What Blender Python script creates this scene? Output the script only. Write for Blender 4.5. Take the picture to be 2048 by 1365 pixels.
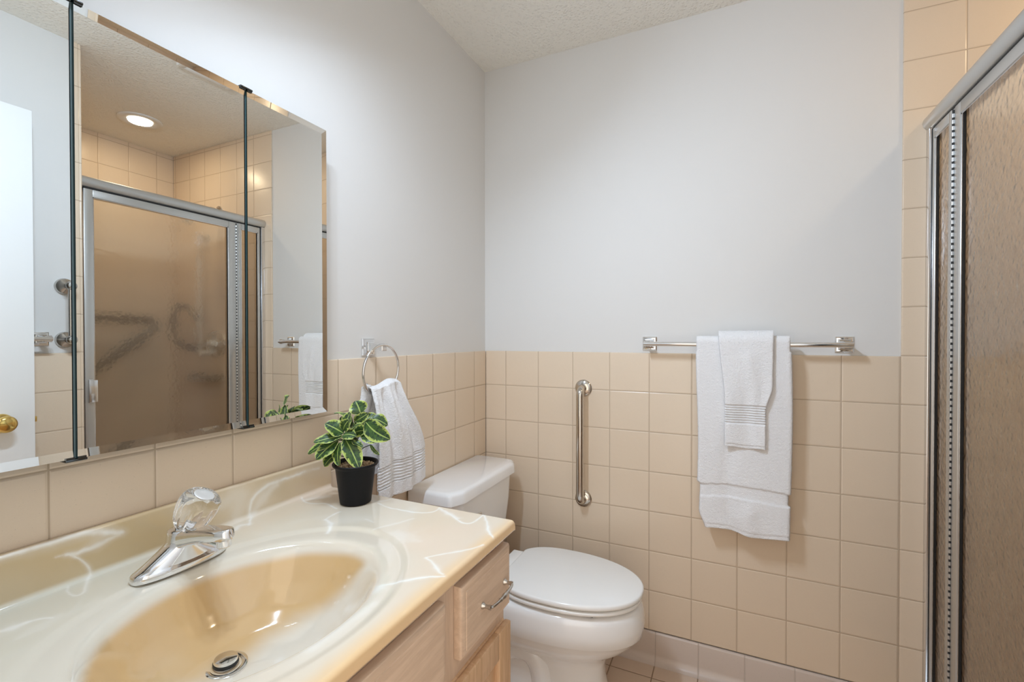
import bpy, bmesh, math, random
import numpy as np
from mathutils import Vector, Matrix
random.seed(7)
scn = bpy.context.scene
for o in list(bpy.data.objects): bpy.data.objects.remove(o, do_unlink=True)
COL = scn.collection
C_H = 2.4455            # ceiling height
ZC = .848               # counter top height
M = .154                # tile module

# ------------------------------------------------------------------ camera
cam_d = bpy.data.cameras.new('camera'); cam = bpy.data.objects.new('camera', cam_d); COL.objects.link(cam)
YAW, PITCH, ROLL = -.4374, -.0096, -.0007
fw = Vector((math.sin(YAW)*math.cos(PITCH), math.cos(YAW)*math.cos(PITCH), math.sin(PITCH)))
rt = Vector((math.cos(YAW), -math.sin(YAW), 0)); up = rt.cross(fw)
rt2 = math.cos(ROLL)*rt+math.sin(ROLL)*up; up2 = -math.sin(ROLL)*rt+math.cos(ROLL)*up
mw = Matrix((rt2, up2, -fw)).transposed().to_4x4(); mw.translation = Vector((.9966, -1.8518, 1.2536))
cam.matrix_world = mw
cam_d.sensor_width = 36; cam_d.lens = 930.17/2048*36; cam_d.clip_start = .02
scn.camera = cam

# ------------------------------------------------------------------ light and exposure
w = bpy.data.worlds.new('world'); scn.world = w; w.use_nodes = True
bg = w.node_tree.nodes['Background']; bg.inputs[0].default_value = (1.0, .91, .80, 1); bg.inputs[1].default_value = 1.85
vs = scn.view_settings; vs.view_transform = 'Standard'; vs.look = 'None'; vs.gamma = 1; vs.use_curve_mapping = False
vs.exposure = 0.10
scn.cycles.max_bounces = 14; scn.cycles.diffuse_bounces = 8; scn.cycles.glossy_bounces = 8
scn.cycles.transmission_bounces = 10; scn.cycles.transparent_max_bounces = 10
scn.cycles.sample_clamp_indirect = 6.0
VANITY_W = 5.2; VANITY_COL = (.68, .82, 1.0)
SHOWER_W = 2.5; SHOWER_COL = (1.0, .79, .52)

# ------------------------------------------------------------------ materials
def mat(name, col, rough=.5, metal=0., spec=.5, **kw):
    m = bpy.data.materials.new(name); m.use_nodes = True
    p = m.node_tree.nodes['Principled BSDF']
    p.inputs['Base Color'].default_value = (*col, 1); p.inputs['Roughness'].default_value = rough
    p.inputs['Metallic'].default_value = metal; p.inputs['Specular IOR Level'].default_value = spec
    for k, v in kw.items():
        k = k.replace('_', ' ')
        p.inputs[k].default_value = v
    return m
class NT:
    def __init__(s, m): s.t = m.node_tree; s.p = s.t.nodes['Principled BSDF']
    def n(s, typ, **kw):
        x = s.t.nodes.new(typ)
        for k, v in kw.items(): setattr(x, k, v)
        return x
    def l(s, a, b): s.t.links.new(a, b)
    def put(s, sock, v):
        if isinstance(v, (int, float)): sock.default_value = v
        elif isinstance(v, tuple): sock.default_value = v if len(v) == len(sock.default_value) else (*v, 1)
        else: s.l(v, sock)
    def math(s, op, a, b=0., c=0.):
        x = s.n('ShaderNodeMath', operation=op)
        for i, v in enumerate((a, b, c)): s.put(x.inputs[i], v)
        return x.outputs[0]
    def mix(s, f, a, b):
        x = s.n('ShaderNodeMix', data_type='RGBA'); s.put(x.inputs[0], f); s.put(x.inputs[6], a); s.put(x.inputs[7], b); return x.outputs[2]
    def ss(s, v, lo, hi, a=0., b=1.):
        x = s.n('ShaderNodeMapRange', interpolation_type='SMOOTHSTEP'); s.put(x.inputs[0], v)
        for i, q in enumerate((lo, hi, a, b)): x.inputs[i+1].default_value = q
        return x.outputs[0]
    def obj(s): return s.n('ShaderNodeTexCoord').outputs['Object']
    def noise(s, vec, scale, detail=2., rough=.5, dist=0.):
        x = s.n('ShaderNodeTexNoise'); s.l(vec, x.inputs['Vector']); x.inputs['Scale'].default_value = scale
        x.inputs['Detail'].default_value = detail; x.inputs['Roughness'].default_value = rough; x.inputs['Distortion'].default_value = dist
        return x.outputs[0]
    def bump(s, h, dist, strength=1., normal=None):
        x = s.n('ShaderNodeBump'); s.l(h, x.inputs['Height']); x.inputs['Distance'].default_value = dist; x.inputs['Strength'].default_value = strength
        if normal: s.l(normal, x.inputs['Normal'])
        return x.outputs[0]
    def scale(s, vec, sc):
        x = s.n('ShaderNodeMapping'); s.l(vec, x.inputs[0]); x.inputs['Scale'].default_value = sc; return x.outputs[0]

def tile_mat(name, U, offU, V, offV, col, grout, gw=.0022, mU=M, mV=M, rough=.28, vary=.05):
    m = mat(name, col, rough); t = NT(m); o = t.obj()
    sp = t.n('ShaderNodeSeparateXYZ'); t.l(o, sp.inputs[0])
    ds, ids = [], []
    for ax, off, mm in ((U, offU, mU), (V, offV, mV)):
        if ax is None: continue
        a = t.math('DIVIDE', t.math('SUBTRACT', sp.outputs['XYZ'.index(ax)], off), mm)
        ids.append(t.math('FLOOR', a)); f = t.math('FRACT', a)
        ds.append(t.math('MULTIPLY', t.math('SUBTRACT', .5, t.math('ABSOLUTE', t.math('SUBTRACT', f, .5))), mm))
    d = t.math('MINIMUM', ds[0], ds[1]) if len(ds) == 2 else ds[0]
    mask = t.ss(d, gw*.5, gw*.5+.0006)
    cb = t.n('ShaderNodeCombineXYZ'); t.l(ids[0], cb.inputs[0])
    if len(ids) == 2: t.l(ids[1], cb.inputs[1])
    wn = t.n('ShaderNodeTexWhiteNoise'); t.l(cb.outputs[0], wn.inputs[0])
    sp2 = t.noise(o, 420, 2); big = t.noise(o, 3.5, 2)
    k = t.math('ADD', t.math('MULTIPLY', wn.outputs[0], vary), t.math('MULTIPLY', big, vary*1.2))
    k = t.math('SUBTRACT', t.math('ADD', k, t.math('MULTIPLY', sp2, .10)), .05+vary*1.1)
    c2 = t.mix(t.math('ADD', .5, k), tuple(c*.78 for c in col), tuple(min(1, c*1.22) for c in col))
    speck = t.ss(t.noise(o, 260, 1), .70, .76)
    c2 = t.mix(t.math('MULTIPLY', speck, .25), c2, tuple(c*.55 for c in col))
    t.l(t.mix(mask, (*grout, 1), c2), t.p.inputs['Base Color'])
    t.put(t.p.inputs['Roughness'], t.math('SUBTRACT', .8, t.math('MULTIPLY', mask, .8-rough)))
    h = t.math('ADD', t.ss(d, gw*.4, gw*.5+.0035), t.math('MULTIPLY', t.noise(o, 60, 2), .25))
    t.l(t.bump(h, .0012, .8), t.p.inputs['Normal'])
    return m
TC = (.74, .605, .46); GC = (.50, .39, .28)
def tmat(name, U, oU, **kw): return tile_mat(name, U, oU, 'Z', 1.0378, TC, GC, **kw)
M_tile_back = tmat('beige_tile_back', 'X', .1002)
M_tile_left = tmat('beige_tile_left', 'Y', -.1041)
M_tile_right = tmat('beige_tile_right', 'Y', -.868)
M_tile_part = tmat('beige_tile_partition', 'X', .1002)
M_tile_far = tmat('beige_tile_far', 'Y', -.868)
COV = (.56, .46, .39)
M_cove_x = tile_mat('cove_tile_x', 'X', .742, None, 0, COV, (.42,.35,.29), gw=.0015, vary=.03)
M_cove_y = tile_mat('cove_tile_y', 'Y', -.10, None, 0, COV, (.42,.35,.29), gw=.0015, vary=.03)
M_floor = tile_mat('floor_tile', 'X', .742, 'Y', -.101, (.62,.48,.37), (.26,.17,.11), gw=.003)

M_paint = mat('wall_paint', (.71, .70, .68), .6); t = NT(M_paint); o = t.obj()
t.l(t.bump(t.noise(o, 90, 3), .0006, .25), t.p.inputs['Normal'])
M_ceil = mat('ceiling_stipple', (.86, .84, .78), .75); t = NT(M_ceil); o = t.obj()
vn = t.n('ShaderNodeTexVoronoi', feature='F1'); t.l(t.n('ShaderNodeTexCoord').outputs['Object'], vn.inputs['Vector']); vn.inputs['Scale'].default_value = 95
hh = t.math('ADD', t.ss(vn.outputs['Distance'], .0, .55, 1., 0.), t.math('MULTIPLY', t.noise(o, 55, 3), 1.2))
t.l(t.bump(hh, .004, .55), t.p.inputs['Normal'])
M_doorpaint = mat('door_paint', (.80, .81, .81), .4)
M_porc = mat('porcelain', (.85, .845, .835), .09, spec=.6, Coat_Weight=.6, Coat_Roughness=.04)
M_seat = mat('seat_plastic', (.86, .86, .84), .14, spec=.5)
M_chrome = mat('chrome', (.80, .80, .80), .08, 1.)
M_chrome_r = mat('brushed_nickel', (.55, .53, .50), .20, 1.)
M_steel = mat('polished_steel', (.62, .58, .53), .13, 1.)
M_alu = mat('anodized_aluminium', (.60, .60, .59), .34, .85)
M_alu_b = mat('bright_aluminium', (.78, .78, .80), .15, 1.)
M_black = mat('black_rubber', (.012, .012, .012), .5)
M_dark = mat('dark_recess', (.03, .03, .03), .6)
M_brass = mat('polished_brass', (.80, .58, .20), .13, 1.)
M_mirror = mat('mirror_silver', (.84, .855, .835), .0, 1.)
M_joint = mat('joint_reveal', (.16, .23, .24), .25)
M_glassedge = mat('mirror_glass_edge', (.04, .09, .09), .15, 0.)
M_pot = mat('black_pot_plastic', (.004, .004, .005), .5, spec=.22)
M_white = mat('white_enamel', (.80, .80, .78), .35)
M_acryl = mat('clear_acrylic', (1, 1, 1), .02, Transmission_Weight=1., IOR=1.47)

M_glass = mat('obscure_glass', (.98, .965, .91), .17, Transmission_Weight=1., IOR=1.45); t = NT(M_glass); o = t.obj()
os_ = t.scale(o, (1, 1, 1)); nz = t.n('ShaderNodeTexNoise'); t.l(os_, nz.inputs['Vector']); nz.inputs['Scale'].default_value = 30
va = t.n('ShaderNodeVectorMath', operation='SCALE'); t.l(nz.outputs['Color'], va.inputs[0]); va.inputs['Scale'].default_value = .018
vb = t.n('ShaderNodeVectorMath', operation='ADD'); t.l(os_, vb.inputs[0]); t.l(va.outputs[0], vb.inputs[1])
vo = t.n('ShaderNodeTexVoronoi', feature='SMOOTH_F1'); t.l(vb.outputs[0], vo.inputs['Vector']); vo.inputs['Scale'].default_value = 62
vo.inputs['Smoothness'].default_value = .6
t.l(t.bump(vo.outputs['Distance'], .003, .28), t.p.inputs['Normal'])

def wood(name, grain_axis, seed=0., col=(.68,.51,.375), dark=(.52,.37,.26)):
    m = mat(name, col, .42); t = NT(m); o = t.obj()
    mp = t.n('ShaderNodeMapping'); t.l(o, mp.inputs[0]); mp.inputs['Location'].default_value = (seed, seed*1.7, seed*.6)
    sc = {'Y': (60, 5, 60), 'Z': (60, 60, 5)}[grain_axis]; mp.inputs['Scale'].default_value = sc
    n1 = t.noise(mp.outputs[0], 1.0, 4, .65, .6)
    mp2 = t.n('ShaderNodeMapping'); t.l(o, mp2.inputs[0]); mp2.inputs['Scale'].default_value = tuple(q*4.5 for q in sc)
    n2 = t.noise(mp2.outputs[0], 1.0, 2)
    c = t.mix(t.ss(n1, .38, .68), (*dark, 1), (*col, 1))
    c = t.mix(t.math('MULTIPLY', t.ss(n2, .58, .72), .35), c, (*[q*.6 for q in dark], 1))
    c = t.mix(.45, c, (*col, 1))
    t.l(c, t.p.inputs['Base Color']); t.l(t.bump(n2, .0006, .5), t.p.inputs['Normal'])
    return m
M_wood_h = wood('pickled_oak_horizontal', 'Y', 2.); M_wood_v = wood('pickled_oak_vertical', 'Z', 5.)
M_wood_edge = wood('pickled_oak_edge', 'Y', 9., (.68,.47,.31), (.45,.27,.15))
M_wood_door = wood('oak_door', 'Z', 3., (.66,.44,.27), (.45,.26,.12))

M_terry = mat('white_terry', (.86, .86, .87), .95, spec=.1, Sheen_Weight=.35); t = NT(M_terry); o = t.obj()
hh = t.math('ADD', t.noise(o, 420, 2, .6), t.math('MULTIPLY', t.noise(o, 130, 2), .8))
t.l(t.bump(hh, .0035, .7), t.p.inputs['Normal'])

M_leaf = mat('variegated_leaf', (.05, .12, .03), .42, Subsurface_Weight=0.); t = NT(M_leaf)
uv = t.n('ShaderNodeUVMap').outputs[0]; sp = t.n('ShaderNodeSeparateXYZ'); t.l(uv, sp.inputs[0]); o = t.obj()
au = t.math('ABSOLUTE', sp.outputs[0])            # 0 midrib .. 1 edge
nz1 = t.noise(o, 55, 3, .6)
# side streaks: noise in leaf space slanting forward
cb = t.n('ShaderNodeCombineXYZ'); t.l(t.math('MULTIPLY', au, 1.2), cb.inputs[0])
t.l(t.math('MULTIPLY', t.math('SUBTRACT', sp.outputs[1], t.math('MULTIPLY', au, .18)), 9.), cb.inputs[1]); t.l(t.math('MULTIPLY', nz1, 2.), cb.inputs[2])
nz2 = t.noise(cb.outputs[0], 1.3, 3, .6, .6)
lime = t.math('ADD', t.math('MULTIPLY', au, .62), t.math('MULTIPLY', nz2, .75))
f1 = t.ss(lime, .82, .86)
f2 = t.ss(au, .10, .035)
green = t.mix(t.ss(nz2, .42, .56), (.010, .034, .016, 1), (.048, .105, .018, 1))
col = t.mix(f1, green, (.38, .46, .10, 1)); col = t.mix(f2, col, (.34, .44, .11, 1))
col = t.mix(t.ss(au, .955, .99), col, (.62, .66, .33, 1))
t.l(col, t.p.inputs['Base Color'])
M_stem = mat('plant_stem', (.05, .07, .025), .6)
M_gravel = mat('pot_gravel', (.36, .24, .14), .8); t = NT(M_gravel); wn = t.n('ShaderNodeTexWhiteNoise')
gi = t.n('ShaderNodeNewGeometry'); t.l(gi.outputs['Random Per Island'], wn.inputs[0] if False else t.n('ShaderNodeMath').inputs[0])
t.l(t.mix(gi.outputs['Random Per Island'], (.20, .12, .06, 1), (.62, .45, .28, 1)), t.p.inputs['Base Color'])

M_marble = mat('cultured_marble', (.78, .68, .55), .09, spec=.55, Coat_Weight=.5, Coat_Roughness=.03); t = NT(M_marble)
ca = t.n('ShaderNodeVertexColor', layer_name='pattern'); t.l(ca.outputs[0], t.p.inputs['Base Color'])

def emis(name, col, s):
    m = mat(name, (.8,.8,.8)); p = m.node_tree.nodes['Principled BSDF']
    p.inputs['Emission Color'].default_value = (*col, 1); p.inputs['Emission Strength'].default_value = s; return m
M_lens = emis('lit_lens', (1., .93, .82), 2.6); M_bulb = emis('lit_bulb', VANITY_COL, 12.)

# ------------------------------------------------------------------ geometry helpers
class G:
    """collects geometry for one mesh object"""
    def __init__(s): s.v = []; s.f = []; s.mi = []
    def add(s, v, f, mi=0):
        b = len(s.v); s.v += [tuple(q) for q in v]; s.f += [tuple(i+b for i in q) for q in f]; s.mi += [mi]*len(f); return s
    def box(s, lo, hi, bev=0., seg=2, mi=0):
        bm = bmesh.new(); bmesh.ops.create_cube(bm, size=1)
        for q in bm.verts: q.co = Vector([(lo[i]+hi[i])/2+q.co[i]*(hi[i]-lo[i]) for i in range(3)])
        if bev: bmesh.ops.bevel(bm, geom=bm.edges[:], offset=bev, segments=seg, profile=.5, affect='EDGES')
        bm.verts.ensure_lookup_table(); s.add([q.co for q in bm.verts], [[x.index for x in f.verts] for f in bm.faces], mi); bm.free(); return s
    def rings(s, rings, closed=True, cap=(True, True), mi=0):
        n = len(rings[0]); v = [p for r in rings for p in r]; f = []
        for i in range(len(rings)-1):
            for j in range(n if closed else n-1):
                a, b = i*n+j, i*n+(j+1) % n; f.append((a, b, b+n, a+n))
        if cap[0]: f.append(tuple(range(n))[::-1])
        if cap[1]: f.append(tuple((len(rings)-1)*n+j for j in range(n)))
        return s.add(v, f, mi)
    def rev(s, prof, o=(0,0,0), ax=(0,0,1), n=40, cap=(True, True), mi=0, flute=None):
        o = Vector(o); ax = Vector(ax).normalized(); q = ax.to_track_quat('Z', 'Y').to_matrix(); rs = []
        for r, h in prof:
            ring = []
            for i in range(n):
                a = 2*math.pi*i/n; rr = r*(1+(flute(a, h) if flute else 0))
                ring.append(o+q@Vector((rr*math.cos(a), rr*math.sin(a), h)))
            rs.append(ring)
        return s.rings(rs, True, cap, mi)
    def tube(s, path, r, n=20, cap=(True, True), mi=0):
        P = [Vector(p) for p in path]; rs = []; prev = None
        for i, p in enumerate(P):
            tg = (P[min(i+1, len(P)-1)]-P[max(i-1, 0)]).normalized()
            if prev is None:
                a = Vector((0,0,1)) if abs(tg.z) < .9 else Vector((1,0,0)); nx = tg.cross(a).normalized()
            else: nx = (prev-tg*prev.dot(tg)).normalized()
            prev = nx; ny = tg.cross(nx); rr = r(i/(len(P)-1)) if callable(r) else r
            rs.append([p+nx*rr*math.cos(2*math.pi*k/n)+ny*rr*math.sin(2*math.pi*k/n) for k in range(n)])
        return s.rings(rs, True, cap, mi)
def arc(c, r, a0, a1, u, v, n=8):
    c, u, v = Vector(c), Vector(u), Vector(v)
    return [c+u*r*math.cos(a0+(a1-a0)*i/n)+v*r*math.sin(a0+(a1-a0)*i/n) for i in range(n+1)]
def origin_of(p):
    v = Vector((0,0,0))
    while p is not None: v = v+p.location; p = p.parent
    return v
def obj(name, g, m, parent=None, smooth=True, ang=40, loc=None, uvs=None, colors=None):
    """link one mesh; world coordinates in g are kept"""
    me = bpy.data.meshes.new(name); off = origin_of(parent)
    if loc is not None: L = Vector(loc)
    else: L = off
    me.from_pydata([tuple(Vector(q)-L) for q in g.v], [], g.f)
    ms = m if isinstance(m, (list, tuple)) else [m]
    for x in ms: me.materials.append(x)
    if len(ms) > 1: me.polygons.foreach_set('material_index', g.mi)
    bm = bmesh.new(); bm.from_mesh(me); bmesh.ops.recalc_face_normals(bm, faces=bm.faces); bm.to_mesh(me); bm.free()
    if smooth:
        me.polygons.foreach_set('use_smooth', [True]*len(me.polygons))
        try: me.set_sharp_from_angle(angle=math.radians(ang))
        except Exception: pass
    o = bpy.data.objects.new(name, me); COL.objects.link(o)
    if parent is not None: o.parent = parent
    o.location = L-off
    return o
def thing(name, label, cat, loc, group=None):
    o = bpy.data.objects.new(name, None); COL.objects.link(o); o.location = loc; o.empty_display_size = .05
    o['label'] = label; o['category'] = cat
    if group: o['group'] = group
    return o
def tag(o, label, cat, group=None):
    o['label'] = label; o['category'] = cat
    if group: o['group'] = group
    return o
def struct(name, g, m, **kw):
    o = obj(name, g, m, **kw); o['kind'] = 'structure'; return o
# ------------------------------------------------------------------ room shell
YF = -1.815; XR = 1.489; XS = 2.435; YP = -.868; DX0, DX1, DH = .62, 1.365, 2.065
struct('floor', G().box((-.12, -3.2, -.1), (2.6, .12, 0)), M_floor)
struct('ceiling', G().box((-.12, YF-.12, C_H), (2.6, .12, C_H+.1)), M_ceil)
struct('wall_left', G().box((-.12, YF-.12, 0), (-.008, .12, C_H)), M_paint)
struct('wall_back', G().box((-.008, .008, 0), (2.56, .12, C_H)), M_paint)
struct('wall_shower_far', G().box((XS+.008, YP-.13, 0), (2.56, .008, C_H)), M_paint)
struct('wall_right', G().box((XR+.008, YF-.12, 0), (XR+.12, YP-.13, C_H)), M_paint)
struct('wall_partition', G().box((XR+.008, YP-.13, 0), (XS+.008, YP-.008, C_H)), M_paint)
g = G().box((-.008, YF-.12, 0), (DX0, YF, C_H)).box((DX1, YF-.12, 0), (XR+.008, YF, C_H)).box((DX0, YF-.12, DH+.005), (DX1, YF, C_H))
struct('wall_front', g, M_paint)
# tile fields, each a plate with a rounded nose on its free edges
struct('trim_1', G().box((-.008, YF, .1138), (0, 0, 1.19), .003, 3), M_tile_left)
struct('trim_2', G().box((0, 0, .1138), (XR+.001, .008, 1.19), .003, 3), M_tile_back)
struct('trim_3', G().box((XR, 0, 0), (XS, .009, C_H), .003, 3), M_tile_back)
struct('trim_4', G().box((XR, YF, .1138), (XR+.008, YP-.0085, 1.19), .003, 3), M_tile_right)
struct('trim_5', G().box((XR-.001, YP-.009, 0), (XS, YP, C_H), .004, 3), M_tile_part)
struct('trim_6', G().box((XS, YP, 0), (XS+.008, 0, C_H)), M_tile_far)
struct('trim_12', G().box((XR-.001, YP-.032, 0), (XR+.006, YP-.009, C_H), .003, 3), M_tile_right)
# cove base
prof = [(0,.1125),(.004,.1122),(.0075,.110),(.009,.106),(.0095,.03),(.012,.019),(.018,.009),(.026,.003),(.034,.0008),(.034,0),(0,0)]
def cove(name, p0, p1, nrm, m):
    rs = [[Vector(p)+Vector(nrm)*d+Vector((0,0,z)) for d, z in prof] for p in (p0, p1)]
    struct(name, G().rings(rs, True), m, ang=60)
cove('baseboard_back', (0, 0, 0), (XR+.05, 0, 0), (0,-1,0), M_cove_x)
cove('baseboard_left', (0, YF, 0), (0, 0, 0), (1,0,0), M_cove_y)
cove('baseboard_right', (XR, YF, 0), (XR, YP, 0), (-1,0,0), M_cove_y)
# shower curb
struct('trim_7', G().box((XR+.02, YP, 0), (XR+.13, 0, .115), .01, 3), M_tile_far)
# entry door casing and the open leaf
g = G().box((DX0-.06, YF, 0), (DX0, YF+.012, DH+.065), .003).box((DX1, YF, 0), (DX1+.06, YF+.012, DH+.065), .003).box((DX0, YF, DH+.005), (DX1, YF+.012, DH+.065), .003)
struct('trim_8', g, M_doorpaint)
leaf = struct('door_1', G().box((1.360, -1.795, .012), (1.395, -1.062, DH), .002), M_doorpaint)
def knob(side):
    k = G(); y, z = -1.150, .955; x0 = 1.360 if side < 0 else 1.395
    k.rev([(.0,0),(.033,0),(.033,.002),(.029,.007),(.016,.010),(.012,.012),(.0115,.024),(.014,.027),(.022,.030),(.0275,.036),(.029,.043),(.0265,.050),(.018,.055),(.0,.0565)], (x0, y, z), (side,0,0), 40, (False, False))
    k = obj('door_knob', k, M_brass, leaf); k['label'] = 'polished brass door knob'
knob(-1)
obj('latch', G().box((1.368, -1.0625, .925), (1.387, -1.0605, .985)).box((1.373, -1.061, .945), (1.382, -1.052, .965), .002), M_brass, leaf)
for z in (.25, 1.05, 1.85): obj('hinge', G().rev([(.006, 0), (.006, .09)], (1.352, -1.797, z), n=16), M_brass, leaf)

# ------------------------------------------------------------------ vanity light over the mirror
LX, LZ = .34, 2.20; LY = (-1.45, -1.32, -1.19); LDIR = Vector((.56, .34, -.76)).normalized()
vl = thing('vanity_light', 'three-lamp vanity light bar on the wall above the mirrored cabinet', 'light fixture', (-.008, -1.32, 2.22))
obj('backplate', G().box((-.008, -1.56, 2.22), (.018, -1.08, 2.34), .006, 3), M_chrome, vl)
for ly in LY:
    mouth = Vector((LX, ly, LZ)); topp = mouth-LDIR*.105
    obj('arm', G().tube([(.016, ly, 2.28), (.10, ly, 2.275), (.20, ly-.01, 2.285), tuple(topp-LDIR*.02), tuple(topp)], .007), M_chrome, vl)
    obj('lamp_shade', G().rev([(.018,.105),(.024,.10),(.040,.065),(.052,.025),(.060,0),(.0575,0),(.049,.025),(.037,.063),(.020,.097)], tuple(mouth), tuple(-LDIR), 40, (False, False)), M_white, vl)
    obj('bulb', G().rev([(.0,-.002),(.012,.0),(.025,.008),(.030,.022),(.026,.040),(.015,.056),(.013,.085),(0,.085)], tuple(mouth), tuple(-LDIR), 24, (False, False)), M_bulb, vl)
    l = bpy.data.lights.new('lamp', 'AREA'); l.shape = 'DISK'; l.size = .06; l.energy = VANITY_W; l.color = VANITY_COL
    lo = bpy.data.objects.new('vanity_lamp', l); COL.objects.link(lo); lo.location = mouth+LDIR*.004
    lo.rotation_euler = (-LDIR).to_track_quat('Z', 'Y').to_euler()
# recessed shower light
rl = thing('recessed_light', 'round recessed downlight glowing in the shower ceiling', 'ceiling light', (2.03, -.39, C_H))
obj('trim_ring', G().rev([(.100, 0), (.100,-.004), (.094,-.008), (.078,-.007), (.060,-.003), (.057, .0)], (2.03,-.39,C_H), n=64, cap=(False, False)), M_white, rl)
obj('lens', G().rev([(0,.003),(.056,.003)], (2.03,-.39,C_H-.006), n=48, cap=(False, False)), M_lens, rl)
l = bpy.data.lights.new('lamp', 'AREA'); l.shape = 'DISK'; l.size = .106; l.energy = SHOWER_W; l.color = SHOWER_COL
lo = bpy.data.objects.new('shower_lamp', l); COL.objects.link(lo); lo.location = (2.03, -.39, C_H-.010)
# ceiling vent
cv = thing('ceiling_vent', 'white exhaust grille on the ceiling, glimpsed in the mirror', 'vent', (1.14, -.51, C_H))
obj('frame', G().box((1.01,-.63,C_H-.012),(1.27,-.60,C_H),.003).box((1.01,-.42,C_H-.012),(1.27,-.39,C_H),.003).box((1.01,-.60,C_H-.012),(1.04,-.42,C_H),.003).box((1.24,-.60,C_H-.012),(1.27,-.42,C_H),.003), M_white, cv)
g = G()
for i in range(12): g.box((1.045+i*.0165, -.60, C_H-.009), (1.051+i*.0165, -.42, C_H-.001))
obj('grille', g, M_white, cv)

# ------------------------------------------------------------------ medicine cabinet
mc = thing('medicine_cabinet', 'frameless three-door mirrored cabinet hung above the sink', 'mirror cabinet', (0, -1.325, 1.0575))
obj('body', G().box((0, -1.688, 1.064), (.036, -.962, 1.784)), M_dark, mc)
Z0, Z1, XM = 1.0575, 1.790, .043
for y0, y1 in ((-1.1755, -.956), (-1.4705, -1.1805), (-1.694, -1.4755)):
    b = .0135; dx = .0016; b0 = b if y0 < -1.6 else 0; b1 = b if y1 > -1. else 0
    outer = [(y0, Z0), (y1, Z0), (y1, Z1), (y0, Z1)]; inner = [(y0+b0, Z0+b), (y1-b1, Z0+b), (y1-b1, Z1-b), (y0+b0, Z1-b)]
    d = obj('mirror_door', G().add([(XM, y, z) for y, z in inner], [(0,1,2,3)]), M_mirror, mc, smooth=False)
    obj('bevel', G().add([(XM+dx, y, z) for y, z in outer]+[(XM, y, z) for y, z in inner], [(i, (i+1) % 4, (i+1) % 4+4, i+4) for i in range(4)]), M_mirror, d, smooth=False)
    obj('glass_edge', G().add([(XM+dx, y, z) for y, z in outer]+[(.0365, y, z) for y, z in outer], [(i, (i+1) % 4, (i+1) % 4+4, i+4) for i in range(4)]+[(4,5,6,7)]), M_glassedge, d, smooth=False)
M_clip = mat('dark_chrome', (.10, .11, .115), .15, 1.)
for yc in (-1.178, -1.473):
    for z, s in ((Z1, 1), (Z0, -1)):
        h = G().box((.018, yc-.014, min(z, z+s*.004)), (.0485, yc+.014, max(z, z+s*.004)), .001)
        h.box((.0452, yc-.013, min(z-s*.003, z+s*.004)), (.0472, yc-.002, max(z-s*.003, z+s*.004)))
        h.box((.0452, yc+.002, min(z-s*.003, z+s*.004)), (.0472, yc+.013, max(z-s*.003, z+s*.004)))
        obj('pivot_hinge', h, M_clip, mc)
    obj('joint_strip', G().box((.034, yc-.0022, Z0), (.0395, yc+.0022, Z1)), M_joint, mc)

# ------------------------------------------------------------------ vanity cabinet
va = thing('vanity_cabinet', 'pickled oak vanity cabinet under the marble sink top', 'cabinet', (.27, -1.37, 0))
YV0, YV1, XF = -1.808, -.932, .545
obj('side_panel', G().box((.001, YV1-.016, .0), (XF-.02, YV1, .824)), M_wood_v, va)
obj('side_panel', G().box((.001, YV0, .0), (XF-.02, YV0+.016, .824)), M_wood_v, va)
obj('bottom_panel', G().box((.001, YV0+.016, .09), (XF-.02, YV1-.016, .106)), M_wood_h, va)
obj('back_panel', G().box((.001, YV0+.016, .106), (.007, YV1-.016, .70)), M_wood_v, va)
obj('toe_kick', G().box((XF-.09, YV0+.016, 0), (XF-.075, YV1-.016, .09)), M_wood_h, va)
def frame(y0, y1, z0, z1): return (XF-.02, y0, z0), (XF, y1, z1)
obj('face_frame', G().box(*frame(YV0, YV0+.04, .09, .824)).box(*frame(-1.195, -1.12, .62, .824)).box(*frame(-1.62, -1.545, .62, .824)).box(*frame(YV1-.03, YV1, .09, .824)).box(*frame(-1.40, -1.35, .09, .64)), M_wood_v, va)
for z0, z1 in ((.785, .8235), (.615, .68), (.09, .13)): obj('frame_rail', G().box((XF-.0195, YV0+.04, z0), (XF-.0005, YV1-.03, z1)), M_wood_h, va)
def slab(y0, y1, z0, z1, r=.010, th=.019):
    """drawer slab with a rounded-over face edge"""
    rs = []
    for k in range(7):
        a = math.pi/2*k/6; ins = r*(1-math.cos(a)) if k else 0; x = XF+th-r*.9+r*.9*math.sin(a)
        rs.append((ins, x))
    rs = [(0, XF+.0005)]+rs+[(r+.0025, XF+th), (r+.0035, XF+th+.0012)]
    R = [[(x, y0+i, z0+i), (x, y1-i, z0+i), (x, y1-i, z1-i), (x, y0+i, z1-i)] for i, x in rs]
    return G().rings(R, True)
def pull(p, yc, zc, x, half=.048):
    g = G(); P = []
    for s in (-1, 1):
        g.rev([(.0, 0), (.0065, 0), (.0065, .003), (.0042, .006), (.0036, .012), (.0046, .016), (.0046, .02), (0, .0215)], (x, yc+s*half, zc), (1, 0, 0), 20, (False, False))
    n = 28
    for i in range(n+1):
        t = -1+2*i/n; P.append((x+.017+.008*(1-t*t)**.4, yc+t*half, zc))
    g.tube(P, lambda q: .0031+.0018*math.exp(-((q-.5)/.10)**2)+.0012*math.exp(-((q-.33)/.02)**2)+.0012*math.exp(-((q-.67)/.02)**2), 16)
    h = obj('handle', g, M_chrome_r, p); h['label'] = 'brushed nickel bow handle'
def drawer(y0, y1, has):
    d = obj('drawer' if has else 'false_front', slab(y0, y1, .668, .801), M_wood_h, va, ang=50)
    if has: pull(d, (y0+y1)/2+(.018 if y0 > -1.3 else 0), .733, XF+.0195)
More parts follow.
